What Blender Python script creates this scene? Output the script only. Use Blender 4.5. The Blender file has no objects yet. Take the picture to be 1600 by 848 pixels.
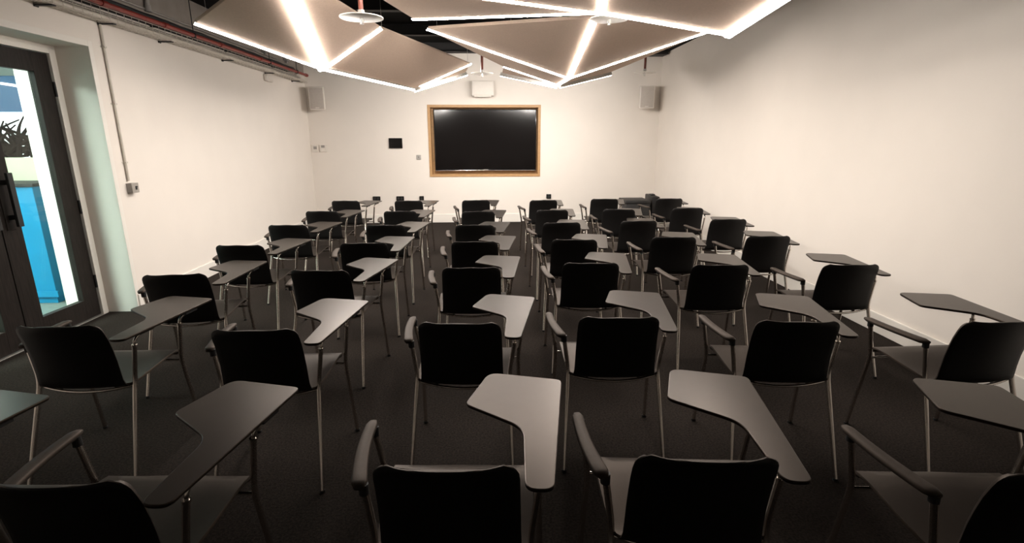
import bpy, bmesh, math, random
from mathutils import Vector, Matrix
random.seed(7)
sc = bpy.context.scene
COL = sc.collection
PI = math.pi

# ------------------------------------------------------------------ materials
def mat(name, col, rough=.5, metal=0., spec=.5, noise=0., nscale=40., bump=0., bscale=200., emit=0., ecol=None, stretch=None, tint=None):
    m = bpy.data.materials.new(name); m.use_nodes = True
    nt = m.node_tree; b = nt.nodes['Principled BSDF']
    b.inputs['Base Color'].default_value = (*col, 1)
    b.inputs['Roughness'].default_value = rough
    b.inputs['Metallic'].default_value = metal
    b.inputs['Specular IOR Level'].default_value = spec
    if tint: b.inputs['Specular Tint'].default_value = (*tint, 1)
    tc = None
    if noise or bump:
        tc = nt.nodes.new('ShaderNodeTexCoord')
        src = tc.outputs['Object']
        if stretch:
            mp = nt.nodes.new('ShaderNodeMapping'); mp.inputs['Scale'].default_value = stretch
            nt.links.new(src, mp.inputs['Vector']); src = mp.outputs['Vector']
    if noise:
        n = nt.nodes.new('ShaderNodeTexNoise'); n.inputs['Scale'].default_value = nscale; n.inputs['Detail'].default_value = 6
        nt.links.new(src, n.inputs['Vector'])
        r = nt.nodes.new('ShaderNodeValToRGB')
        r.color_ramp.elements[0].position = .3; r.color_ramp.elements[1].position = .7
        r.color_ramp.elements[0].color = (*[c*(1-noise) for c in col], 1)
        r.color_ramp.elements[1].color = (*[min(1, c*(1+noise)) for c in col], 1)
        nt.links.new(n.outputs['Fac'], r.inputs['Fac']); nt.links.new(r.outputs['Color'], b.inputs['Base Color'])
    if bump:
        n2 = nt.nodes.new('ShaderNodeTexNoise'); n2.inputs['Scale'].default_value = bscale; n2.inputs['Detail'].default_value = 4
        nt.links.new(src, n2.inputs['Vector'])
        bp = nt.nodes.new('ShaderNodeBump'); bp.inputs['Strength'].default_value = bump; bp.inputs['Distance'].default_value = .004
        nt.links.new(n2.outputs['Fac'], bp.inputs['Height']); nt.links.new(bp.outputs['Normal'], b.inputs['Normal'])
    if emit:
        b.inputs['Emission Color'].default_value = (*(ecol or col), 1); b.inputs['Emission Strength'].default_value = emit
    return m

LED = 55.0
M = dict(
    wall=mat('painted_wall', (.80, .742, .68), .75, spec=.2, noise=.012, nscale=3, bump=.05, bscale=120),
    white=mat('white_paint', (.82, .78, .72), .45, spec=.3, noise=.01, nscale=5),
    carpet=mat('charcoal_carpet', (.0205, .0157, .0129), .95, spec=.1, noise=.6, nscale=95, bump=1., bscale=260),
    ceil=mat('black_ceiling', (.006, .0055, .005), .9, spec=.1, noise=.2, nscale=6),
    beam=mat('black_steel', (.012, .011, .011), .6, noise=.2, nscale=12),
    plastic=mat('black_plastic', (.008, .0072, .007), .5, spec=.28, noise=.08, nscale=60, bump=.03, bscale=600),
    seat=mat('dark_seat_plastic', (.02, .0163, .014), .45, spec=.28, tint=(1, .7, .5), noise=.08, nscale=50, bump=.03, bscale=600),
    arm=mat('dark_arm_plastic', (.032, .0265, .023), .58, spec=.3, tint=(1, .7, .5), noise=.06, nscale=60),
    tablet=mat('charcoal_laminate', (.014, .0114, .0096), .3, spec=.3, tint=(1, .7, .5), noise=.1, nscale=22),
    chrome=mat('chrome', (.74, .69, .64), .2, 1., noise=.03, nscale=30),
    rubber=mat('black_rubber', (.01, .01, .01), .6, noise=.1, nscale=50),
    panel=mat('grey_acoustic_felt', (.60, .465, .375), .9, spec=.1, noise=.05, nscale=60, bump=.15, bscale=500),
    led=mat('led_diffuser', (.95, .95, .95), .4, emit=LED, ecol=(1, .925, .85)),
    led_edge=mat('led_edge_diffuser', (.95, .95, .95), .4, emit=LED*2.2, ecol=(1, .935, .87)),
    steel=mat('galvanised_steel', (.55, .53, .5), .35, .8, noise=.1, nscale=25),
    cream=mat('cream_enamel', (.62, .57, .5), .4, noise=.06, nscale=18),
    red=mat('red_pipe_paint', (.24, .028, .02), .4, noise=.15, nscale=25),
    copper=mat('brown_red_pipe', (.16, .045, .03), .4, noise=.15, nscale=25),
    cable=mat('black_cable', (.014, .012, .014), .5, noise=.3, nscale=40),
    oak=mat('oak', (.47, .27, .115), .5, noise=.16, nscale=9, stretch=(1.5, 10, 10)),
    screen=mat('screen_glass', (.006, .005, .005), .12, spec=.5, noise=.05, nscale=2),
    gloss=mat('gloss_black', (.006, .006, .006), .15, noise=.05, nscale=8),
    speaker=mat('speaker_white', (.74, .69, .63), .5, noise=.02, nscale=20),
    grille=mat('speaker_grille', (.46, .41, .365), .6, noise=.15, nscale=260, bump=.4, bscale=420),
    grey=mat('grey_plastic', (.3, .28, .26), .45, noise=.05, nscale=30),
    doorw=mat('dark_veneer', (.019, .0148, .0128), .55, spec=.15, noise=.3, nscale=6, stretch=(14, 14, 1.2)),
    cyan=mat('cyan_lacquer', (.0, .185, .36), .5, noise=.05, nscale=6),
    corrw=mat('corridor_white', (.62, .67, .64), .7, spec=.2, noise=.01, nscale=3),
    corrf=mat('corridor_floor', (.17, .2, .18), .5, noise=.12, nscale=20),
    cream2=mat('cream_panel', (.5, .49, .36), .6, noise=.03, nscale=6),
    blue=mat('blue_panel', (.12, .22, .42), .45, noise=.05, nscale=3),
    bark=mat('dark_branch', (.012, .009, .007), .9, spec=.05, noise=.3, nscale=30),
    sky=mat('bright_daylight', (.9, .95, 1), .5, emit=2.2, ecol=(.9, .96, 1)),
    corr_fill=mat('corridor_fill', (.95, 1, .98), .5, emit=18., ecol=(.84, 1, .95)),  # emitter of the added corridor panel by the counter
    upper_band=mat('grey_wall_band', (.30, .262, .232), .85, spec=.2, noise=.1, nscale=5, bump=.2, bscale=60),
    corr_fill_bright=mat('corridor_fill_bright', (.95, 1, .98), .5, emit=44., ecol=(.86, 1, .95)),  # stronger emitter, added to light the door reveal
    disc=mat('sprinkler_plate', (.85, .82, .76), .35, noise=.02, nscale=20),
)
g = bpy.data.materials.new('clear_glass'); g.use_nodes = True
nt = g.node_tree; nt.nodes.clear()
o_ = nt.nodes.new('ShaderNodeOutputMaterial'); mx = nt.nodes.new('ShaderNodeMixShader')
tr = nt.nodes.new('ShaderNodeBsdfTransparent'); tr.inputs['Color'].default_value = (.93, .97, .95, 1)
gl = nt.nodes.new('ShaderNodeBsdfGlossy'); gl.inputs['Roughness'].default_value = .03
mx.inputs['Fac'].default_value = .03
nt.links.new(tr.outputs[0], mx.inputs[1]); nt.links.new(gl.outputs[0], mx.inputs[2]); nt.links.new(mx.outputs[0], o_.inputs['Surface'])
M['glass'] = g

# ------------------------------------------------------------------ mesh helpers
def obj(name, bm, m, parent=None, smooth=False, loc=None, rot=None):
    me = bpy.data.meshes.new(name)
    bmesh.ops.recalc_face_normals(bm, faces=bm.faces)
    bm.to_mesh(me); bm.free()
    ms = m if isinstance(m, (list, tuple)) else [m]
    for k in ms: me.materials.append(k)
    if smooth:
        for p in me.polygons: p.use_smooth = True
        if smooth != 'all':
            me.set_sharp_from_angle(angle=math.radians(38))
    o = bpy.data.objects.new(name, me); COL.objects.link(o)
    if parent: o.parent = parent
    if loc: o.location = loc
    if rot: o.rotation_euler = rot
    return o

def empty(name, loc=(0, 0, 0), rot=(0, 0, 0)):
    o = bpy.data.objects.new(name, None); COL.objects.link(o)
    o.empty_display_size = .1
    o.location = loc; o.rotation_euler = rot
    return o

def tag(o, label, cat, group=None, kind=None):
    o['label'] = label; o['category'] = cat
    if group: o['group'] = group
    if kind: o['kind'] = kind
    return o

def struct(o):
    o['kind'] = 'structure'; return o

def box(bm, x0, x1, y0, y1, z0, z1, bev=0., seg=2, mi=0, mtx=None):
    t = bmesh.new()
    bmesh.ops.create_cube(t, size=1)
    for v in t.verts:
        v.co = Vector(((x0+x1)/2 + v.co.x*(x1-x0), (y0+y1)/2 + v.co.y*(y1-y0), (z0+z1)/2 + v.co.z*(z1-z0)))
    if bev: bmesh.ops.bevel(t, geom=t.edges[:], offset=bev, segments=seg, profile=.5, affect='EDGES')
    merge(bm, t, mi, mtx)
    return bm

def merge(bm, t, mi=0, mtx=None):
    if mtx is not None: bmesh.ops.transform(t, matrix=mtx, verts=t.verts)
    mp = {}
    for v in t.verts: mp[v] = bm.verts.new(v.co)
    for f in t.faces:
        try:
            nf = bm.faces.new([mp[v] for v in f.verts]); nf.material_index = mi
        except ValueError: pass
    t.free()

def smooth_path(pts, n=5, r=.35):
    """round the inner corners of a polyline with quadratic curves"""
    pts = [Vector(p) for p in pts]
    out = [pts[0]]
    for i in range(1, len(pts)-1):
        a, b, c = pts[i-1], pts[i], pts[i+1]
        la = min((a-b).length*.48, r); lc = min((c-b).length*.48, r)
        p0 = b+(a-b).normalized()*la; p2 = b+(c-b).normalized()*lc
        for k in range(n+1):
            t = k/n
            out.append(p0*(1-t)**2 + b*2*t*(1-t) + p2*t*t)
    out.append(pts[-1])
    return out

def tube(bm, pts, r, seg=10, r2=None, mi=0):
    pts = [Vector(p) for p in pts]
    n = len(pts); rings = []; ref = None
    for i, p in enumerate(pts):
        d = (pts[min(i+1, n-1)]-pts[max(i-1, 0)]).normalized()
        if ref is None:
            ref = Vector((1, 0, 0)) if abs(d.x) < .8 else Vector((0, 1, 0))
        u = (ref - d*ref.dot(d)).normalized(); w = d.cross(u); ref = u
        rr = r if r2 is None else r+(r2-r)*i/(n-1)
        rings.append([bm.verts.new(p+u*math.cos(2*PI*k/seg)*rr+w*math.sin(2*PI*k/seg)*rr) for k in range(seg)])
    for a, b in zip(rings, rings[1:]):
        for k in range(seg):
            f = bm.faces.new((a[k], a[(k+1) % seg], b[(k+1) % seg], b[k])); f.material_index = mi
    f = bm.faces.new(rings[0][::-1]); f.material_index = mi
    f = bm.faces.new(rings[-1]); f.material_index = mi
    return bm

def lathe(bm, prof, seg=32, loc=(0, 0, 0), mi=0):
    rings = []
    for r, z in prof:
        if r < 1e-6: rings.append([bm.verts.new((loc[0], loc[1], loc[2]+z))])
        else: rings.append([bm.verts.new((loc[0]+r*math.cos(2*PI*k/seg), loc[1]+r*math.sin(2*PI*k/seg), loc[2]+z)) for k in range(seg)])
    for a, b in zip(rings, rings[1:]):
        for k in range(seg):
            q = (k+1) % seg
            if len(a) == 1 and len(b) == 1: continue
            vs = [a[0], b[q], b[k]] if len(a) == 1 else [a[k], a[q], b[0]] if len(b) == 1 else [a[k], a[q], b[q], b[k]]
            f = bm.faces.new(vs); f.material_index = mi
    return bm

def round_poly(pts, radii, n=6):
    out = []; N = len(pts)
    for i in range(N):
        a, b, c = Vector(pts[i-1]), Vector(pts[i]), Vector(pts[(i+1) % N])
        r = radii[i]
        da, dc = (a-b).normalized(), (c-b).normalized()
        ang = da.angle(dc)
        t = min(r/math.tan(ang/2), (a-b).length*.48, (c-b).length*.48)
        p0, p2 = b+da*t, b+dc*t
        for k in range(n+1):
            s = k/n; out.append(p0*(1-s)**2+b*2*s*(1-s)+p2*s*s)
    return out

def slab(bm, poly, z0, z1, bev=.003):
    """a flat plate with eased edges from a 2-D outline"""
    def ring(z, inset):
        n = len(poly); vs = []
        for i in range(n):
            a, b, c = poly[i-1], poly[i], poly[(i+1) % n]
            d = (c-a).normalized(); nrm = Vector((-d.y, d.x))
            q = b+nrm*inset*SGN
            vs.append(bm.verts.new((q.x, q.y, z)))
        return vs
    area = sum(poly[i-1].x*poly[i].y-poly[i].x*poly[i-1].y for i in range(len(poly)))
    SGN = 1 if area > 0 else -1
    rs = [ring(z0, bev), ring(z0+bev, 0), ring(z1-bev, 0), ring(z1-bev*.3, bev*.3), ring(z1, bev)]
    for a, b in zip(rs, rs[1:]):
        for k in range(len(a)):
            q = (k+1) % len(a); bm.faces.new((a[k], a[q], b[q], b[k]))
    bm.faces.new(rs[0][::-1]); bm.faces.new(rs[-1])
    return bm

def shell(bm, grid, th, soft=(True, True)):
    """thick sheet from a grid of points (front side), thickened away along -normal"""
    R, C = len(grid), len(grid[0])
    def nrm(i, j):
        a = grid[min(i+1, R-1)][j]-grid[max(i-1, 0)][j]; b = grid[i][min(j+1, C-1)]-grid[i][max(j-1, 0)]
        v = a.cross(b)
        return v.normalized() if v.length > 1e-9 else Vector((0, 0, 1))
    A = [[bm.verts.new(grid[i][j]) for j in range(C)] for i in range(R)]
    ths = th if isinstance(th, list) else [th]*R
    B = [[bm.verts.new(grid[i][j]-nrm(i, j)*ths[i]) for j in range(C)] for i in range(R)]
    for i in range(R-1):
        for j in range(C-1):
            bm.faces.new((A[i][j], A[i][j+1], A[i+1][j+1], A[i+1][j])); bm.faces.new((B[i][j], B[i+1][j], B[i+1][j+1], B[i][j+1]))
    # rounded rim: two extra rings round the border
    loop = [(0, j) for j in range(C)] + [(i, C-1) for i in range(1, R)] + [(R-1, j) for j in range(C-2, -1, -1)] + [(i, 0) for i in range(R-2, 0, -1)]
    ring = []
    for i, j in loop:
        out = Vector()
        if i == 0 and soft[0]: out += (grid[0][j]-grid[1][j]).normalized()
        if i == R-1 and soft[1]: out += (grid[-1][j]-grid[-2][j]).normalized()
        if j == 0: out += (grid[i][0]-grid[i][1]).normalized()
        if j == C-1: out += (grid[i][-1]-grid[i][-2]).normalized()
        if out.length > 1e-6: out.normalize()
        a, c = A[i][j].co, B[i][j].co
        k = abs(ths[i])
        ring.append((A[i][j], bm.verts.new(a.lerp(c, .16)+out*k*.24), bm.verts.new(a.lerp(c, .72)+out*k*.16), B[i][j]))
    for p, q in zip(ring, ring[1:]+ring[:1]):
        for k in range(3): bm.faces.new((p[k], p[k+1], q[k+1], q[k]))
    return bm

def copy_tree(o, parent=None):
    c = o.copy(); COL.objects.link(c)
    if parent: c.parent = parent
    for ch in list(o.children): copy_tree(ch, c)
    return c

# ------------------------------------------------------------------ camera
cd = bpy.data.cameras.new('camera'); cam = bpy.data.objects.new('camera', cd); COL.objects.link(cam)
F_PX, PITCH, YAW, ROLL = 802.0, .2513, .043, .0017
cd.sensor_width = 36; cd.lens = F_PX/1600*36; cd.clip_start = .05
EYE = Vector((0, 0, 1.6))
cam.location = EYE
cam.rotation_euler = (Matrix.Rotation(-YAW, 3, 'Z') @ Matrix.Rotation(PI/2-PITCH, 3, 'X') @ Matrix.Rotation(-ROLL, 3, 'Z')).to_euler()
sc.camera = cam

# ------------------------------------------------------------------ room shell
XL, XR, YB, YF, ZC = -3.407, 3.2975, 10.255, -4.5, 3.15
DY0, DY1, DZ = 3.14, 4.865, 2.375          # door opening in the left wall
DX = -3.715                               # door plane
WT = .655                                  # left wall thickness (deep reveal)
b = bmesh.new(); box(b, XL-.0, XR+.0, YF, YB, -.1, 0)
box(b, DX-.02, XL, DY0, DY1, -.1, 0)
struct(obj('floor', b, M['carpet']))
b = bmesh.new(); box(b, XL-.2, XR+.2, YF-.2, YB+.3, ZC, ZC+.12); struct(obj('ceiling', b, M['ceil']))
b = bmesh.new()
box(b, XL-WT, XL, YF, DY0, 0, ZC); box(b, XL-WT, XL, DY1, YB+.3, 0, ZC); box(b, XL-WT, XL, DY0, DY1, DZ, ZC)
struct(obj('wall_left', b, M['wall']))
b = bmesh.new(); box(b, XR, XR+.2, YF, YB+.3, 0, ZC); struct(obj('wall_right', b, M['wall']))
b = bmesh.new(); box(b, XL-.2, XR+.2, YF-.2, YF, 0, ZC); struct(obj('wall_rear', b, M['wall']))
# back wall with the recess of the screen
TX0, TX1, TZ0, TZ1 = -1.163, .998, .897, 2.243
b = bmesh.new()
box(b, XL, TX0+.01, YB, YB+.25, 0, ZC); box(b, TX1-.01, XR, YB, YB+.25, 0, ZC)
box(b, TX0+.01, TX1-.01, YB, YB+.25, 0, TZ0+.01); box(b, TX0+.01, TX1-.01, YB, YB+.25, TZ1-.01, ZC)
box(b, TX0+.01, TX1-.01, YB+.2, YB+.25, TZ0+.01, TZ1-.01)
struct(obj('wall_back', b, M['wall']))
def skirting(name, x0, x1, y0, y1, axis):
    b = bmesh.new(); box(b, x0, x1, y0, y1, 0, .165, .004)
    return struct(obj(name, b, M['white']))
skirting('baseboard_left', XL, XL+.018, DY1+.02, YB-.02, 0)
skirting('baseboard_right', XR-.018, XR, YF, YB-.02, 0)
skirting('baseboard_back', XL, XR, YB-.018, YB, 0)
skirting('baseboard_front', XL, XL+.018, YF, DY0-.02, 0)
b = bmesh.new(); box(b, XL-.001, XL+.004, YF, YB, 2.80, ZC); struct(obj('trim_11', b, M['upper_band']))  # darker grey band along the top of the left wall
# painted bead round the door opening
b = bmesh.new()
box(b, XL-.004, XL+.006, DY1, DY1+.05, 0, DZ+.05, .003); box(b, XL-.004, XL+.006, DY0-.05, DY0, 0, DZ+.05, .003); box(b, XL-.004, XL+.006, DY0, DY1, DZ, DZ+.05, .003)
struct(obj('trim_1', b, M['white']))

# dark steel joists under the black ceiling
for i, y in enumerate((2.2, 3.6, 5.0, 6.4, 7.8, 9.2)):
    b = bmesh.new(); box(b, -2.6, 1.3, y-.05, y+.05, ZC-.012, ZC); box(b, -2.6, 1.3, y-.008, y+.008, ZC-.13, ZC-.012); box(b, -2.6, 1.3, y-.05, y+.05, ZC-.142, ZC-.13)
    struct(obj('trim_%d' % (i+2), b, M['beam']))

b = bmesh.new(); box(b, 1.6, 3.25, 9.8, 10.1, 3.085, ZC, .01); struct(obj('trim_10', b, M['beam']))

# ------------------------------------------------------------------ double door
def door_leaf(name, y0, y1, hinge_right):
    r = empty(name, (DX, (y0+y1)/2, 0)); struct(r)
    H = 2.30; x0, x1 = -.026, .026; w = (y1-y0)/2
    st = .165
    b = bmesh.new()
    box(b, x0, x1, -w, -w+st, .012, H, .002); box(b, x0, x1, w-st, w, .012, H, .002)
    box(b, x0, x1, -w+st, w-st, .012, .19, .002); box(b, x0, x1, -w+st, w-st, H-.155, H, .002)
    obj('door_leaf', b, M['doorw'], r)
    b = bmesh.new(); box(b, -.007, .007, -w+st-.005, w-st+.005, .185, H-.15); obj('pane', b, M['glass'], r)
    b = bmesh.new()
    s = 1 if hinge_right else -1
    for z in (.33, 1.02, 2.02): 
        t = bmesh.new(); lathe(t, [(0, -.06), (.011, -.06), (.011, .06), (0, .06)], 12); merge(b, t, 0, Matrix.Translation((.034, s*(w+.004), z)))
    obj('hinge', b, M['rubber'], r, True)
    # pull handle near the meeting stile
    hy = -s*(w-.085); b = bmesh.new()
    box(b, .080, .104, hy-.022, hy+.022, .955, 1.365, .003)
    box(b, .026, .082, hy-.015, hy+.015, 1.01, 1.045, .002); box(b, .026, .082, hy-.015, hy+.015, 1.275, 1.31, .002)
    h = obj('door_handle', b, M['rubber'], r)
    b = bmesh.new(); box(b, .026, .032, hy-.045, hy+.045, .93, 1.39, .002); obj('handle_plate', b, M['doorw'], h)
    return r
door_leaf('door_1', 4.005, 4.775, True)
door_leaf('door_2', 3.225, 3.995, False)
b = bmesh.new()
box(b, DX-.05, DX+.045, 4.782, 4.865-.02, 0, 2.345, .003); box(b, DX-.05, DX+.045, 3.14+.03, 3.218, 0, 2.345, .003); box(b, DX-.05, DX+.045, 3.218, 4.782, 2.306, 2.345, .003)
box(b, DX-.05, DX+.03, 4.845, 4.865, 0, DZ); box(b, DX-.05, DX+.03, 3.14, 3.17, 0, DZ); box(b, DX-.05, DX+.03, 3.17, 4.845, 2.345, DZ)
struct(obj('trim_8', b, M['white']))
b = bmesh.new(); box(b, DX-.03, DX+.05, 3.22, 4.78, 0, .009, .002); struct(obj('trim_9', b, M['steel']))

# ------------------------------------------------------------------ corridor behind the door
b = bmesh.new(); box(b, -9, XL-.30, 1.5, 9, -.1, -.002); struct(obj('floor_corridor', b, M['corrf']))
b = bmesh.new(); box(b, -9, XL-WT, 1.5, 9, 2.75, 2.85); struct(obj('ceiling_corridor', b, M['corrw']))
b = bmesh.new(); box(b, -9.1, -9, 1.5, 9, 0, 2.75); box(b, -9, XL-WT, 1.4, 1.5, 0, 2.75); box(b, -9, XL-WT, 8.9, 9.0, 0, 2.75)
struct(obj('wall_corridor', b, M['corrw']))
b = bmesh.new(); box(b, XL-WT, DX-.052, DY1, DY1+.1, 0, DZ); 
b.free()
r = empty('reception_counter', (-5.3, 5.32, 0)); tag(r, 'bright blue counter front seen through the glass door', 'counter')
b = bmesh.new(); box(b, -.95, .92, -.16, .25, .07, 1.17, .004); obj('front_panel', b, M['cyan'], r)
b = bmesh.new(); box(b, -.97, .945, -.175, -.155, .07, .13, .002); box(b, -.93, .90, -.14, .25, 0, .07); obj('plinth', b, M['cyan'], r)
b = bmesh.new(); box(b, -.97, .945, -.18, .27, 1.17, 1.20, .003); obj('counter_top', b, M['rubber'], r)
b = bmesh.new(); box(b, -6.6, -4.40, 5.75, 5.85, 0, 1.425, .003); struct(obj('wall_partition', b, M['cream2']))
# bright window far down the corridor with bare branches in front
b = bmesh.new(); box(b, -7.2, -4.6, 6.9, 6.92, 1.0, 1.94); struct(obj('window_1', b, M['sky']))
b = bmesh.new(); box(b, -7.2, -4.6, 6.86, 6.92, 1.94, 2.36, .01); tag(obj('roller_blind', b, M['blue']), 'blue roller blind above the bright corridor window', 'blind')
t = empty('potted_tree', (-5.75, 6.45, 0)); tag(t, 'dark bare-branched tree in front of the bright corridor window', 'tree')
b = bmesh.new(); tube(b, smooth_path([(0, 0, .35), (.02, .01, .8), (-.02, 0, 1.2), (.03, 0, 1.45)]), .06, 10, .045); obj('trunk', b, M['bark'], t, True)
b = bmesh.new(); rr = random.Random(3)
for k in range(44):
    x = rr.uniform(-.35, .5); z = rr.uniform(1.42, 1.62); y = rr.uniform(-.1, .15)
    dx = rr.uniform(-.45, .45); dz = rr.uniform(.1, .36)
    tube(b, smooth_path([(x, y, z), (x+dx*.4, y, z+dz*.6), (x+dx, y+.04, z+dz)]), .026, 6, .009)
for k in range(60):
    x = rr.uniform(-.4, .6); z = rr.uniform(1.38, 1.58)
    tube(b, [(x, rr.uniform(-.1, .1), z), (x+rr.uniform(-.25, .25), 0, z+rr.uniform(-.06, .1))], .03, 6, .014)
obj('branches', b, M['bark'], t, True)
b = bmesh.new(); lathe(b, [(0, 0), (.16, 0), (.2, .36), (.18, .36), (.17, .3), (0, .3)], 24); obj('pot', b, M['rubber'], t, True)
for y, lab in ((4.1, 'added white square light panel over the corridor nearest the blue counter'), (2.2, 'added white square light panel over the corridor nearest the camera side')):  # added panels, mostly out of view, lighting the corridor and the door reveal
    r = empty('added_corridor_light', (-5.0, y, 2.75)); tag(r, lab, 'ceiling light', 'added corridor light panels')
    b = bmesh.new(); box(b, -.62, .62, -.62, .62, -.05, 0, .004); obj('frame', b, M['white'], r)
    b = bmesh.new(); box(b, -.58, .58, -.58, .58, -.056, -.045); obj('diffuser', b, M['corr_fill'] if y > 3 else M['corr_fill_bright'], r)

# ------------------------------------------------------------------ suspended light rafts
def plane_up(a, b_, c):
    n = (b_-a).cross(c-a).normalized()
    return n if n.z > 0 else -n
V = {k: Vector(v) for k, v in dict(
    P1=(-2.474, 4.81, 2.55), P2=(-1.704, 5.718, 2.3), P3=(-1.297, 3.563, 2.65), P4=(-1.079, 5.715, 2.7), P5=(-1.104, 7.922, 2.3), P6=(-.264, 8.519, 2.733), P9=(-.377, 8.76, 2.62),
    Q0=(-.718, 5.593, 2.75), Q1=(.93, 4.575, 2.6), R1=(-1.014, 4.296, 2.75), R2=(.726, 3.406, 2.7), Q4=(1.96, 4.381, 2.4), R3=(1.876, 2.842, 2.494),
    Q2=(-.653, 6.015, 2.75), Q1b=(.962, 4.949, 2.65), Q3=(1.024, 6.886, 2.35), Q5=(2.333, 5.764, 2.7), W0=(.99, 7.68, 2.35), Wl=(.198, 7.274, 2.539), Wl2=(.2, 8.046, 2.55), Wr=(1.884, 8.436, 2.607)).items()}
def raft(name, label, facets, strips, hangers):
    base = Vector((0, 0, 0)); ids = sorted({k for f in facets for k in f})
    for k in ids: base += V[k]/len(ids)
    r = empty(name, base); tag(r, label, 'ceiling light', 'faceted light rafts under the black ceiling')
    for f in facets:
        pts = [V[k]-base for k in f]
        cen = sum(pts, Vector())/len(pts)
        up = plane_up(pts[0], pts[1], pts[2])
        b = bmesh.new()
        lo = [b.verts.new(p+(cen-p).normalized()*.012) for p in pts]
        hi = [b.verts.new(p+(cen-p).normalized()*.012+up*.032) for p in pts]
        n = len(pts)
        if n == 3: b.faces.new(lo); b.faces.new(hi)
        else:
            for L in (lo, hi):
                b.faces.new((L[0], L[1], L[2])); b.faces.new((L[0], L[2], L[3]))
        for i in range(n):
            j = (i+1) % n; b.faces.new((lo[i], lo[j], hi[j], hi[i]))
        obj('panel', b, M['panel'], r)
    for a, c, w, *dp in strips:
        dp = dp[0] if dp else .008
        A, B = V[a]-base, V[c]-base
        d = (B-A).normalized()
        own = [f for f in facets if a in f and c in f]
        up = sum((plane_up(V[f[0]], V[f[1]], V[f[2]]) for f in own), Vector()).normalized()
        if len(own) == 1:                       # an outer edge: the profile sits under the board, flush with its edge
            cen = sum((V[k]-base for k in own[0]), Vector())/len(own[0])
            inn = (cen-A); inn = (inn-d*inn.dot(d)); inn = (inn-up*inn.dot(up)).normalized()
            A = A+inn*(w*.5+.008); B = B+inn*(w*.5+.008)
        up = (up-d*up.dot(d)).normalized(); side = d.cross(up).normalized()
        edge = len(own) == 1 and dp > .02          # deep edge profile: lit below and on its outer face only
        if edge and side.dot(inn) < 0: side = -side
        b = bmesh.new(); prof = [(-.5, .004), (-.5, .006-dp), (-.3, -dp), (.3, -dp), (.5, .006-dp), (.5, .004)]
        r0 = [b.verts.new(A+side*w*x+up*z) for x, z in prof]; r1 = [b.verts.new(B+side*w*x+up*z) for x, z in prof]
        for i in range(6):
            j = (i+1) % 6; f = b.faces.new((r0[i], r0[j], r1[j], r1[i])); f.material_index = 1 if i == 5 or (edge and i in (3, 4)) else (2 if edge else 0)
        f = b.faces.new(r0); f.material_index = 1
        f = b.faces.new(r1[::-1]); f.material_index = 1
        obj('led_strip', b, [M['led'], M['steel'], M['led_edge']], r)
    for k in hangers:
        p = V[k]-base; q = p+(-p*Vector((1, 1, 0)).length*0 if False else Vector((0, 0, 0)))
        inw = Vector((-p.x, -p.y, 0)).normalized()*.12
        b = bmesh.new(); tube(b, [p+inw+Vector((0, 0, .0)), Vector((p.x+inw.x, p.y+inw.y, ZC-base.z))], .0025, 6)
        obj('suspension_cable', b, M['steel'], r, True)
W = .058
raft('faceted_light_raft', 'grey faceted light raft hanging near the left wall, with a bent end point',
     [('P1', 'P2', 'P3'), ('P2', 'P4', 'P3'), ('P2', 'P5', 'P6', 'P4'), ('P5', 'P9', 'P6')],
     [('P1', 'P2', W*.5, .012), ('P2', 'P3', W*1.45, .013), ('P2', 'P4', W*1.3, .013), ('P2', 'P5', W*.8, .024), ('P5', 'P6', W*.7), ('P5', 'P9', W*.7, .05)], ['P1', 'P3', 'P4', 'P6'])
raft('faceted_light_raft', 'grey faceted light raft nearest the camera, cut by the top edge of the photo',
     [('Q0', 'Q1', 'R1'), ('Q1', 'R2', 'R1'), ('Q1', 'Q4', 'R3', 'R2')],
     [('Q0', 'Q1', W*.8), ('R1', 'Q1', W*.85), ('Q1', 'R2', W, .012), ('Q1', 'Q4', W, .012), ('Q4', 'R3', W*.95, .019)], ['Q0', 'R1', 'R2', 'R3'])
raft('faceted_light_raft', 'grey faceted light raft before the screen, ending in thin lit double edges',
     [('Q2', 'Q3', 'Q1b'), ('Q1b', 'Q3', 'Q5'), ('Q2', 'Wl', 'W0', 'Q3'), ('Q3', 'W0', 'Wr', 'Q5'), ('W0', 'Wl', 'Wl2')],
     [('Q2', 'Q3', W*.8), ('Q1b', 'Q3', W), ('Q3', 'Q5', W*.7), ('Q3', 'W0', W*.9), ('W0', 'Wl', W*.6), ('W0', 'Wl2', W*.6, .05), ('W0', 'Wr', W*.6, .05)], ['Q2', 'Q5', 'Q1b', 'Wr', 'Wl'])

# ------------------------------------------------------------------ sprinklers
def sprinkler(x, y, z, label, rad=.17):
    r = empty('fire_sprinkler', (x, y, z)); tag(r, label, 'sprinkler', 'hanging sprinklers with round plates')
    b = bmesh.new(); tube(b, [(0, 0, .05), (0, 0, ZC-z)], .019, 14); obj('drop_pipe', b, M['copper'], r, True)
    b = bmesh.new(); lathe(b, [(.021, .055), (.026, .055), (.026, .012), (.016, .006)], 16); obj('collar', b, M['steel'], r, True)
    b = bmesh.new(); lathe(b, [(.0, .006), (rad, 0.004), (rad, -.002), (rad-.004, -.004), (0, -.001)], 48); obj('plate', b, M['disc'], r, True)
    b = bmesh.new()
    for s in (-1, 1): tube(b, smooth_path([(s*.008, 0, 0), (s*.016, 0, -.022), (s*.004, 0, -.045)]), .003, 8)
    lathe(b, [(0, -.044), (.018, -.045), (.018, -.048), (0, -.049)], 16); tube(b, [(0, 0, 0), (0, 0, -.044)], .004, 8)
    obj('sprinkler_head', b, M['steel'], r, True)
sprinkler(-1.0, 4.5, 2.54, 'sprinkler with brown-red pipe and bright round plate in front of the left light raft')
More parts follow.
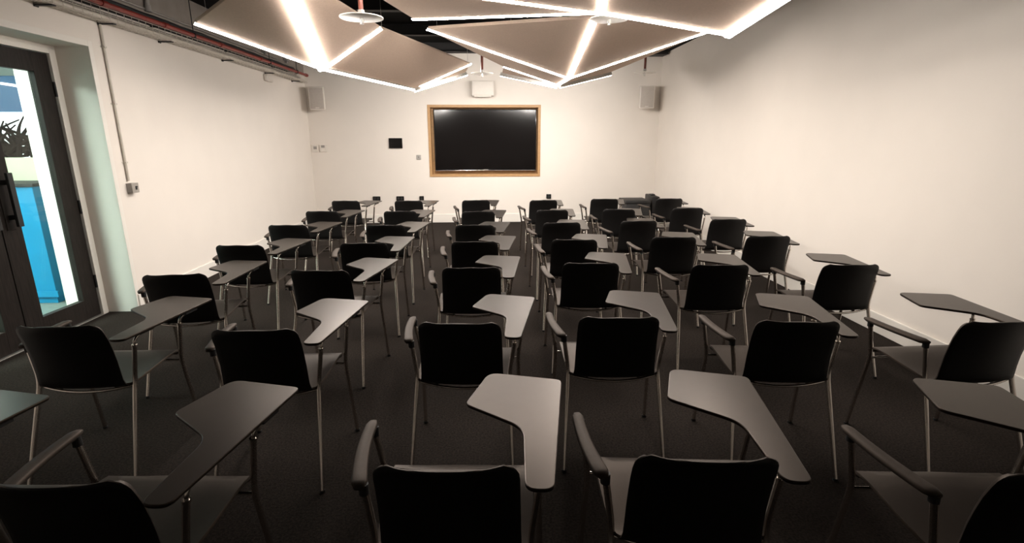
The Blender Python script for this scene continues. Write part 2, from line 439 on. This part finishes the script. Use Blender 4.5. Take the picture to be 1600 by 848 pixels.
sprinkler(1.045, 4.76, 2.60, 'sprinkler with pale plate hanging below the meeting point of bright strips')
sprinkler(-.09, 8.3, 2.57, 'sprinkler hanging just above the middle wall speaker over the screen')
sprinkler(2.49, 8.6, 2.63, 'sprinkler hanging near the right corner speaker')

# ------------------------------------------------------------------ services along the top of the left wall
r = empty('cable_tray', (XL, 6.3, 2.598)); tag(r, 'pale wire basket cable tray along the top of the left wall', 'cable tray')
y0, y1 = -3.9, 3.72
b = bmesh.new()
for x, z in ((.02, .10), (.02, .0), (.06, 0), (.10, 0), (.135, 0), (.135, .05), (.135, .10)): tube(b, [(x, y0, z), (x, y1, z)], .0035, 6)
y = y0
while y < y1:
    tube(b, [(.02, y, .10), (.02, y, 0), (.135, y, 0), (.135, y, .10)], .003, 5); y += .1
obj('wire_basket', b, M['cream'], r)
b = bmesh.new(); box(b, .001, .006, y0, y1, .035, .10); obj('back_plate', b, M['beam'], r)
b = bmesh.new()
for x, z, q in ((.045, .024, .019), (.112, .026, .020), (.075, .05, .012)):
    tube(b, [(x+.004*math.sin(k*1.7+x*60), y0+.05+(y1-y0-.1)*k/30, z+.003*math.sin(k*2.3+x*90)) for k in range(31)], q, 10)
obj('cable_bundle', b, M['cream'], r, True)
for y in (-3.2, -1.9, -1.25, -.4, .9, 2.2, 3.3):
    b = bmesh.new(); box(b, .002, .012, y-.02, y+.02, -.022, .06, .002); box(b, .002, .14, y-.02, y+.02, -.014, -.005, .002); obj('bracket', b, M['beam'], r)
r = empty('cable_ladder', (XL, 6.3, 2.722)); tag(r, 'black cable run between the pale tray and the red pipe', 'cable run')
b = bmesh.new()
box(b, .008, .15, -4.3, 3.1, -.006, 0, .002); box(b, .148, .153, -4.3, 3.1, -.006, .04, .001)
obj('ladder_channel', b, M['beam'], r)
b = bmesh.new()
for i, (x, z) in enumerate(((.035, .02), (.07, .022), (.105, .02), (.13, .02), (.05, .05), (.085, .052), (.115, .048))):
    tube(b, [(x+.005*math.sin(k*1.3+i), -4.3+7.4*k/34, z+.004*math.sin(k*1.9+i*2)) for k in range(35)], .019, 8)
obj('black_cables', b, M['cable'], r, True)
for y in (-3.5, -2, -.5, 1, 2.5):
    b = bmesh.new(); box(b, .003, .012, y-.02, y+.02, -.01, .1, .002); box(b, .003, .16, y-.02, y+.02, -.014, -.006, .002); obj('bracket', b, M['beam'], r)
r = empty('sprinkler_main_pipe', (XL+.207, 6.3, 2.705)); tag(r, 'red sprinkler pipe running along the top of the left wall', 'pipe')
b = bmesh.new(); tube(b, [(0, -4.5, 0), (0, 3.5, 0)], .021, 16); obj('pipe', b, M['red'], r, True)
for y in (-3, -1.45, -.6, .5, 1.6, 3.46):
    b = bmesh.new(); tube(b, [(0, y-.035, 0), (0, y+.035, 0)], .028, 16); obj('coupling', b, M['red'], r, True)
for y in (-2.2, -.1, 1.9, 3.0):
    b = bmesh.new(); tube(b, [(0, y, .02), (0, y, ZC-2.705)], .005, 8); box(b, -.024, .024, y-.012, y+.012, -.026, .028, .004); obj('pipe_hanger', b, M['beam'], r)
b = bmesh.new(); tube(b, [(XL+.018, 1.9, 2.86), (XL+.018, 9.0, 2.86)], .010, 10)
tag(obj('steel_conduit', b, M['steel'], None, True), 'thin grey conduit running above the red pipe', 'conduit')
b = bmesh.new(); tube(b, smooth_path([(XL+.03, 5.75, 2.84), (XL+.03, 5.75, 3.0), (XL+.22, 5.75, 3.11), (XL+.45, 5.75, 3.11)], 6, .12), .022, 12)
lathe(b, [(.0, -.03), (.03, -.03), (.03, .03), (0, .03)], 14, (XL+.03, 5.75, 2.87))
tag(obj('bent_conduit', b, M['grey'], None, True), 'grey gooseneck conduit bending up to the ceiling above the red pipe', 'conduit')
for y, lab in ((8.5, 'small dark clamp bracket above the red pipe beside the corner end'), (9.35, 'small grey junction box above the end of the red pipe')):
    b = bmesh.new(); box(b, XL, XL+.07, y-.06, y+.06, 2.88, 3.0, .006); box(b, XL, XL+.05, y-.015, y+.015, 2.845, 2.885, .003)
    tag(obj('junction_box', b, M['grey'], None), lab, 'junction box')
b = bmesh.new(); box(b, XL, XL+.06, 8.42, 8.66, 2.47, 2.572, .02, 3); box(b, XL+.055, XL+.064, 8.47, 8.61, 2.49, 2.55, .004)
tag(obj('motion_sensor', b, M['speaker'], None, True), 'small white sensor box on the left wall just under the cable tray', 'sensor')
r = empty('wall_conduit', (XL, 5.045, 1.2)); tag(r, 'pale conduit dropping down the left wall beside the door to a small box', 'conduit')
b = bmesh.new(); tube(b, [(.014, 0, .03), (.014, 0, 1.4)], .0115, 12); obj('pipe', b, M['cream'], r, True)
for z in (.2, .72, 1.2):
    b = bmesh.new(); box(b, 0, .005, -.028, .028, z-.008, z+.008, .002); box(b, 0, .03, -.015, .015, z-.008, z+.008, .003); obj('saddle', b, M['cream'], r)
r = empty('key_switch', (XL, 5.06, 1.165)); tag(r, 'grey key switch box at the bottom of the conduit by the door', 'switch')
b = bmesh.new(); box(b, 0, .05, -.045, .045, -.045, .045, .004); obj('back_box', b, M['grey'], r)
b = bmesh.new(); box(b, .05, .056, -.046, .046, -.046, .046, .002); obj('face_plate', b, M['steel'], r)
b = bmesh.new(); box(b, .056, .06, -.004, .018, -.018, .016, .001); box(b, .056, .062, .012, .024, .002, .012, .001); obj('key_slot', b, M['rubber'], r)

# ------------------------------------------------------------------ back wall things
r = empty('screen_frame', ((TX0+TX1)/2, YB, TZ0)); tag(r, 'light oak box frame recessed in the back wall round the screen', 'frame')
hw = (TX1-TX0)/2; HH = TZ1-TZ0; fw = .05
b = bmesh.new()
box(b, -hw, -hw+fw, -.012, 0, 0, HH, .002); box(b, hw-fw, hw, -.012, 0, 0, HH, .002); box(b, -hw+fw, hw-fw, -.012, 0, 0, fw, .002); box(b, -hw+fw, hw-fw, -.012, 0, HH-fw, HH, .002)
obj('face_frame', b, M['oak'], r)
b = bmesh.new()
box(b, -hw+fw-.02, -hw+fw, 0, .17, .03, HH-.03); box(b, hw-fw, hw-fw+.02, 0, .17, .03, HH-.03); box(b, -hw+fw, hw-fw, 0, .17, fw-.02, fw); box(b, -hw+fw, hw-fw, 0, .17, HH-fw, HH-fw+.02)
box(b, -hw+fw-.02, hw-fw+.02, .17, .185, .03, HH-.03)
obj('recess_lining', b, M['oak'], r)
r = empty('wall_screen', (-.067, YB+.06, 1.59)); tag(r, 'large black flat screen hanging inside the oak frame', 'television')
sw, sh = .99, .578
b = bmesh.new(); box(b, -sw, sw, -.0, .045, -sh, sh, .006); obj('bezel', b, M['gloss'], r, True)
b = bmesh.new(); box(b, -sw+.016, sw-.016, -.0012, .003, -sh+.026, sh-.016); obj('screen', b, M['screen'], r)
b = bmesh.new(); box(b, -sw, sw, -.004, .01, -sh-.008, -sh+.008, .003); obj('bottom_strip', b, M['chrome'], r)
b = bmesh.new(); 
for k in range(5): box(b, -.045+k*.019, -.045+k*.019+.013, -.0025, 0, -sh+.012, -sh+.021)
obj('badge', b, M['speaker'], r)
b = bmesh.new(); box(b, -.25, .25, .045, .10, -.2, .2); obj('wall_mount', b, M['beam'], r)

def wall_speaker(x, y, z, rz, rx, w, h, label, flat=False):
    r = empty('wall_speaker', (x, y, z), (rx, 0, rz)); tag(r, label, 'speaker', 'white speakers high on the back wall')
    d = .19 if not flat else .14
    b = bmesh.new(); box(b, -w/2, w/2, 0, d, -h/2, h/2, .014, 3); obj('cabinet', b, M['speaker'], r, True)
    b = bmesh.new(); box(b, -w/2+.016, w/2-.016, -.006, .004, -h/2+.016, h/2-.016, .006); gq = obj('grille', b, M['grille'] if not flat else M['speaker'], r, True)
    if not flat:
        b = bmesh.new()
        for k in range(6): box(b, -.03+k*.0105, -.03+k*.0105+.007, -.0085, -.005, -h/2+.03, -h/2+.041)
        obj('badge', b, M['disc'], r)
        b = bmesh.new(); box(b, -.03, .03, d, d+.07, -.03, .03, .004); tube(b, [(0, d+.05, -.06), (0, d+.05, .16)], .014, 10); obj('wall_bracket', b, M['speaker'], r)
    else:
        b = bmesh.new(); box(b, -w/2+.05, w/2-.05, -.01, .06, -h/2-.02, -h/2+.002, .004); obj('lower_lip', b, M['speaker'], r)
        b = bmesh.new(); box(b, -.1, .1, d, d+.02, -.08, .08); obj('wall_bracket', b, M['speaker'], r)
wall_speaker(-3.09, 9.86, 2.325, .22, .08, .265, .395, 'white upright speaker in the left corner under the cable tray end')
wall_speaker(2.93, 9.86, 2.355, -.22, .08, .265, .395, 'white upright speaker in the right corner of the back wall')
wall_speaker(-.105, YB-.165, 2.525, 0, .0, .41, .27, 'white horizontal speaker centred above the screen', True)

def plate(name, x0, x1, z0, z1, d, m, label, cat, group=None, extra=None):
    r = empty(name, ((x0+x1)/2, YB, (z0+z1)/2)); tag(r, label, cat, group)
    w, h = (x1-x0)/2, (z1-z0)/2
    b = bmesh.new(); box(b, -w, w, -d, 0, -h, h, min(.006, d*.4)); obj('face_plate', b, m, r)
    if extra:
        for nm, (ax0, ax1, az0, az1), mm in extra:
            b = bmesh.new(); box(b, ax0*w, ax1*w, -d-.004, -d+.002, az0*h, az1*h, .001); obj(nm, b, mm, r)
    return r
plate('thermostat', -3.388, -3.262, 1.372, 1.512, .025, M['speaker'], 'white wall controller with grey display, left of the pair by the corner', 'thermostat', 'wall controllers in the left corner', [('display', (-.35, .6, -.2, .55), M['grey'])])
plate('thermostat', -3.232, -3.095, 1.38, 1.515, .025, M['speaker'], 'white wall controller with grey display, right of the pair by the corner', 'thermostat', 'wall controllers in the left corner', [('display', (-.55, .4, .15, .8), M['grey']), ('button', (-.4, .3, -.6, -.4), M['white'])])
plate('touch_panel', -1.918, -1.662, 1.442, 1.632, .03, M['gloss'], 'black landscape touch panel on the back wall left of the screen', 'touch panel', None, [('screen', (-.86, .86, -.82, .82), M['screen'])])
plate('wall_switch', -1.408, -1.318, 1.228, 1.318, .014, M['steel'], 'small square metal switch plate beside the oak frame', 'switch', None, [('rocker', (-.3, .3, -.4, .4), M['grey'])])
SK = [('socket_insert', (-.75, -.1, -.6, .6), M['rubber']), ('socket_insert', (.1, .75, -.6, .6), M['rubber'])]
plate('wall_socket', -2.295, -2.148, .44, .525, .03, M['gloss'], 'black double socket low on the back wall, leftmost of three', 'socket', 'black sockets low on the back wall', SK)
plate('wall_socket', -1.834, -1.687, .44, .525, .03, M['gloss'], 'black double socket low on the back wall, middle of three', 'socket', 'black sockets low on the back wall', SK)
plate('wall_socket', -1.385, -1.298, .44, .525, .03, M['gloss'], 'black single socket low on the back wall left of the screen', 'socket', 'black sockets low on the back wall', [('socket_insert', (-.6, .6, -.6, .6), M['rubber'])])
plate('wall_socket', 1.128, 1.222, .462, .552, .03, M['gloss'], 'black single socket low on the back wall right of the screen', 'socket', 'black sockets low on the back wall', [('socket_insert', (-.6, .6, -.6, .6), M['rubber'])])

# ------------------------------------------------------------------ black cases in the far right corner
r = empty('equipment_case', (2.58, 9.05, 0)); tag(r, 'low dark equipment case on the floor in the far right corner', 'case')
b = bmesh.new(); box(b, -.22, .2, -.25, .25, .03, .52, .012, 2); obj('case_body', b, M['beam'], r, True)
b = bmesh.new(); box(b, -.228, .208, -.258, .258, .52, .575, .01, 2); obj('lid', b, M['beam'], r, True)
b = bmesh.new(); 
for sx in (-.19, .17):
    for sy in (-.2, .2): lathe(b, [(0, 0), (.02, 0), (.018, .032), (0, .032)], 12, (sx, sy, 0))
obj('feet', b, M['rubber'], r)
b = bmesh.new(); box(b, -.06, .04, -.268, -.255, .4, .43, .004); obj('latch', b, M['steel'], r)
r = empty('upright_case', (2.915, 9.14, 0), (0, 0, -.06)); tag(r, 'narrow black upright case beside the low case in the far right corner', 'case')
b = bmesh.new(); box(b, -.07, .06, -.3, .25, .02, .635, .015, 2); obj('case_body', b, M['plastic'], r, True)
b = bmesh.new(); box(b, -.04, .03, -.08, .06, .635, .655, .004); obj('carry_handle', b, M['rubber'], r)
b = bmesh.new(); box(b, -.06, .05, -.28, .23, 0, .022, .003); obj('feet', b, M['rubber'], r)

# ------------------------------------------------------------------ tablet-arm chair
def make_chair():
    r = empty('tablet_arm_chair')
    # shell profile: (y, z) from the seat front, through the bend, up the back
    prof = [(.452, .462), (.446, .474), (.43, .4835), (.40, .4865), (.34, .4815), (.27, .472), (.20, .461), (.145, .453), (.105, .449), (.078, .450),
            (.058, .458), (.045, .473), (.038, .497), (.033, .54), (.025, .595), (.013, .65), (-.001, .70), (-.016, .74), (-.025, .763), (-.030, .777), (-.033, .787), (-.0345, .793), (-.035, .797)]
    NS, C = len(prof), 17
    hwid = [.222, .236, .241, .242, .241, .239, .235, .229, .221, .212, .204, .199, .196, .194, .193, .192, .191, .190, .187, .181, .172, .163, .150]
    lift = [0, 0, .001, .003, .007, .010, .012, .012, .010, .008, .004, 0, 0, 0, 0, 0, 0, 0, 0, 0, 0, 0, 0]
    wrap = [0, 0, 0, 0, 0, 0, 0, .002, .008, .014, .02, .024, .026, .028, .030, .032, .034, .035, .036, .036, .036, .035, .034]
    G = []
    for i, (y, z) in enumerate(prof):
        row = []
        for j in range(C):
            t = -1+2*j/(C-1)
            e = t*t
            row.append(Vector((t*hwid[i], y+wrap[i]*e + (-.012*e if i < 2 else 0), z+lift[i]*abs(t)**3)))
        G.append(row)
    SP = 10
    obj('seat', shell(bmesh.new(), G[:SP+1], -.011, (True, False)), M['seat'], r, 'all' if False else True)
    bk = obj('backrest', shell(bmesh.new(), G[SP:], [-.011-.006*min(1, k/8) for k in range(len(G)-SP)], (False, True)), [M['plastic'], M['seat']], r, True)
    for p in bk.data.polygons:                     # black outer face, matt grey sitting side and rim
        p.material_index = 0 if p.normal.y < -.45 or p.normal.z < -.3 else 1
    ch = M['chrome']
    for s in (-1, 1):
        b = bmesh.new(); tube(b, smooth_path([(s*.248, -.05, .012), (s*.224, .107, .482), (s*.249, .112, .653)], 6, .05), .0108, 12)
        L = obj('leg', b, ch, r, True)
        b = bmesh.new(); lathe(b, [(0, 0), (.0125, 0), (.0128, .006), (.012, .013), (0, .013)], 12, (s*.248, -.05, 0)); obj('foot_glide', b, M['rubber'], L, True)
        b = bmesh.new(); tube(b, smooth_path([(s*.276, .477, .012), (s*.262, .41, .455), (s*.286 if s > 0 else s*.296, .408, .65)], 6, .05), .0108, 12)
        L = obj('leg', b, ch, r, True)
        b = bmesh.new(); lathe(b, [(0, 0), (.0125, 0), (.0128, .006), (.012, .013), (0, .013)], 12, (s*.276, .477, 0)); obj('foot_glide', b, M['rubber'], L, True)
    b = bmesh.new(); tube(b, [(-.224+.448*k/16, .107-.034*(1-(2*k/16-1)**2), .452-.020*(1-(2*k/16-1)**2)) for k in range(17)], .007, 10); obj('rear_rail', b, ch, r, True)
    b = bmesh.new(); tube(b, [(-.262, .411, .444), (.262, .411, .444)], .0062, 10); obj('front_rail', b, ch, r, True)
    for s in (-1, 1):
        b = bmesh.new(); tube(b, [(s*.13, .411, .446), (s*.13, .24, .450), (s*.13, .10, .438)], .008, 8); obj('seat_rail', b, M['rubber'], r, True)
    # left armrest: a padded bar, wider and turned down at its rear end
    A, B = Vector((-.306, .437, 0)), Vector((-.256, .092, 0))
    N = 14; rows = []
    b = bmesh.new(); rings = []
    for k in range(N+1):
        t = k/N
        p = A.lerp(B, t); p.x += -.012*math.sin(PI*t)
        w = .0195+.004*t; z = .674-.004*t*t
        d = Vector((.05, -.345, 0)).normalized(); sd = Vector((-d.y, d.x, 0))
        cap = 1.
        if k == 0: cap = .6
        if k == N: cap = .6
        ring = []
        hh = .0105
        for a in range(12):
            an = 2*PI*a/12
            cx, cz = math.cos(an), math.sin(an)
            sx = abs(cx)**.45*(1 if cx > 0 else -1); sz = abs(cz)**.7*(1 if cz > 0 else -1)
            ring.append(b.verts.new(p+sd*sx*w*cap+Vector((0, 0, z-hh+sz*hh*cap))))
        rings.append(ring)
    for a_, c_ in zip(rings, rings[1:]):
        for k in range(12): b.faces.new((a_[k], a_[(k+1) % 12], c_[(k+1) % 12], c_[k]))
    b.faces.new(rings[0]); b.faces.new(rings[-1][::-1])
    arm = obj('armrest', b, M['arm'], r, 'all')
    for x, y in ((-.2485, .111), (-.2955, .408)):
        b = bmesh.new(); tube(b, [(x, y, .628), (x*1.003, y, .66)], .0145, 12); obj('arm_bracket', b, M['rubber'], arm, True)
    # writing tablet on the right
    T = [(.080, .694), (.358, .632), (.281, .004), (.205, .004), (.206, .300), (.008, .449)]
    poly = round_poly(T, [.05, .03, .032, .075, .11, .04])
    tb = obj('writing_tablet', slab(bmesh.new(), poly, .712, .724, .003), M['tablet'], r, True)
    for p in tb.data.polygons:
        if len(p.vertices) > 4: p.use_smooth = False
    tb.data.set_sharp_from_angle(angle=math.radians(15))
    for (px, py), (bx, by) in (((.249, .112), (.262, .165)), ((.286, .408), (.312, .455))):
        b = bmesh.new(); tube(b, smooth_path([(px, py, .64), (px+.002, py+.004, .685), (bx, by, .704)], 6, .03), .0075, 10); rod = obj('tablet_support', b, ch, r, True)
        b = bmesh.new(); lathe(b, [(.0, 0), (.0128, 0), (.0128, .009), (0, .009)], 14, (px, py, .648)); obj('collar', b, ch, rod, True)
        b = bmesh.new(); box(b, -.016, .016, -.045, .045, -.008, .008, .004, 2, 0, Matrix.Translation((bx, by+.01, .7045)) @ Matrix.Rotation(-.12, 4, 'Z')); obj('mounting_block', b, M['rubber'], rod)
    return r

POSES = [('A0', -1.93, 1.10, -.02), ('A1', -1.088, 1.133, -0.047), ('A2', -0.123, 1.149, -0.046), ('A3', 0.566, 1.157, -0.083), ('A4', 1.457, 1.038, -0.071),
 ('B1', -1.953, 2.253, -0.014), ('B2', -1.048, 2.165, -0.012), ('B3', -0.147, 2.209, -0.071), ('B4', 0.603, 2.251, -0.05), ('B5', 1.411, 2.157, -0.094), ('B6', 2.339, 2.111, 0.026),
 ('C1', -1.964, 3.16, 0.091), ('C2', -1.096, 3.224, -0.075), ('C3', -0.127, 3.249, -0.002), ('C4', 0.678, 3.335, -0.058), ('C5', 1.529, 3.239, -0.046), ('C6', 2.396, 3.201, -0.037),
 ('D1', -1.987, 4.068, -0.023), ('D2', -1.023, 4.113, 0.053), ('D3', -0.129, 4.125, -0.024), ('D4', 0.7, 4.17, -0.078), ('D5', 1.566, 4.236, -0.071), ('D6', 2.395, 4.24, -0.037),
 ('E1', -1.982, 5.06, -0.008), ('E2', -1.024, 5.013, -0.028), ('E3', -0.15, 4.969, -0.027), ('E4', 0.72, 5.072, 0.016), ('E5', 1.523, 5.138, 0.035), ('E6', 2.485, 5.197, -0.022),
 ('F1', -1.961, 6.062, 0.003), ('F2', -1.048, 6.017, 0.015), ('F3', -0.137, 5.95, 0.011), ('F4', 0.737, 6.017, 0.015), ('F5', 1.535, 6.035, -0.127), ('F6', 2.395, 6.096, -0.047),
 ('G1', -1.972, 7.116, -0.029), ('G2', -1.11, 7.077, -0.001), ('G3', -0.19, 7.078, 0.036), ('G4', 0.738, 7.033, 0.036), ('G5', 1.604, 7.133, -0.102), ('G6', 2.524, 7.121, 0.03)]
ROW = dict(A='in the row nearest the camera', B='in the second row from the camera', C='in the third row from the camera', D='in the middle row, fourth of seven',
           E='in the third row from the back wall', F='in the second row from the back wall', G='in the farthest row before the screen')
CN = ['leftmost', 'second from left', 'third from left', 'fourth from left', 'fifth from left', 'rightmost']
ROWA = {'A0': 'leftmost, only its tablet showing', 'A1': 'second from left', 'A2': 'third from left', 'A3': 'fourth from left', 'A4': 'rightmost in view'}
proto = make_chair()
for i, (n, x, y, th) in enumerate(POSES):
    o = proto if i == 0 else copy_tree(proto)
    o.location = (x, y, 0); o.rotation_euler = (0, 0, th)
    where = ROWA[n] if n[0] == 'A' else CN[int(n[1])-1]
    tag(o, 'black tablet-arm chair %s, %s' % (ROW[n[0]], where), 'chair', 'black tablet-arm chairs in rows')

# ------------------------------------------------------------------ world and view
w = bpy.data.worlds.new('World'); sc.world = w; w.use_nodes = True
w.node_tree.nodes['Background'].inputs['Color'].default_value = (.004, .004, .004, 1)
w.node_tree.nodes['Background'].inputs['Strength'].default_value = 1
vs = sc.view_settings
vs.view_transform = 'Standard'; vs.look = 'None'; vs.exposure = 0.40; vs.gamma = 1; vs.use_curve_mapping = False
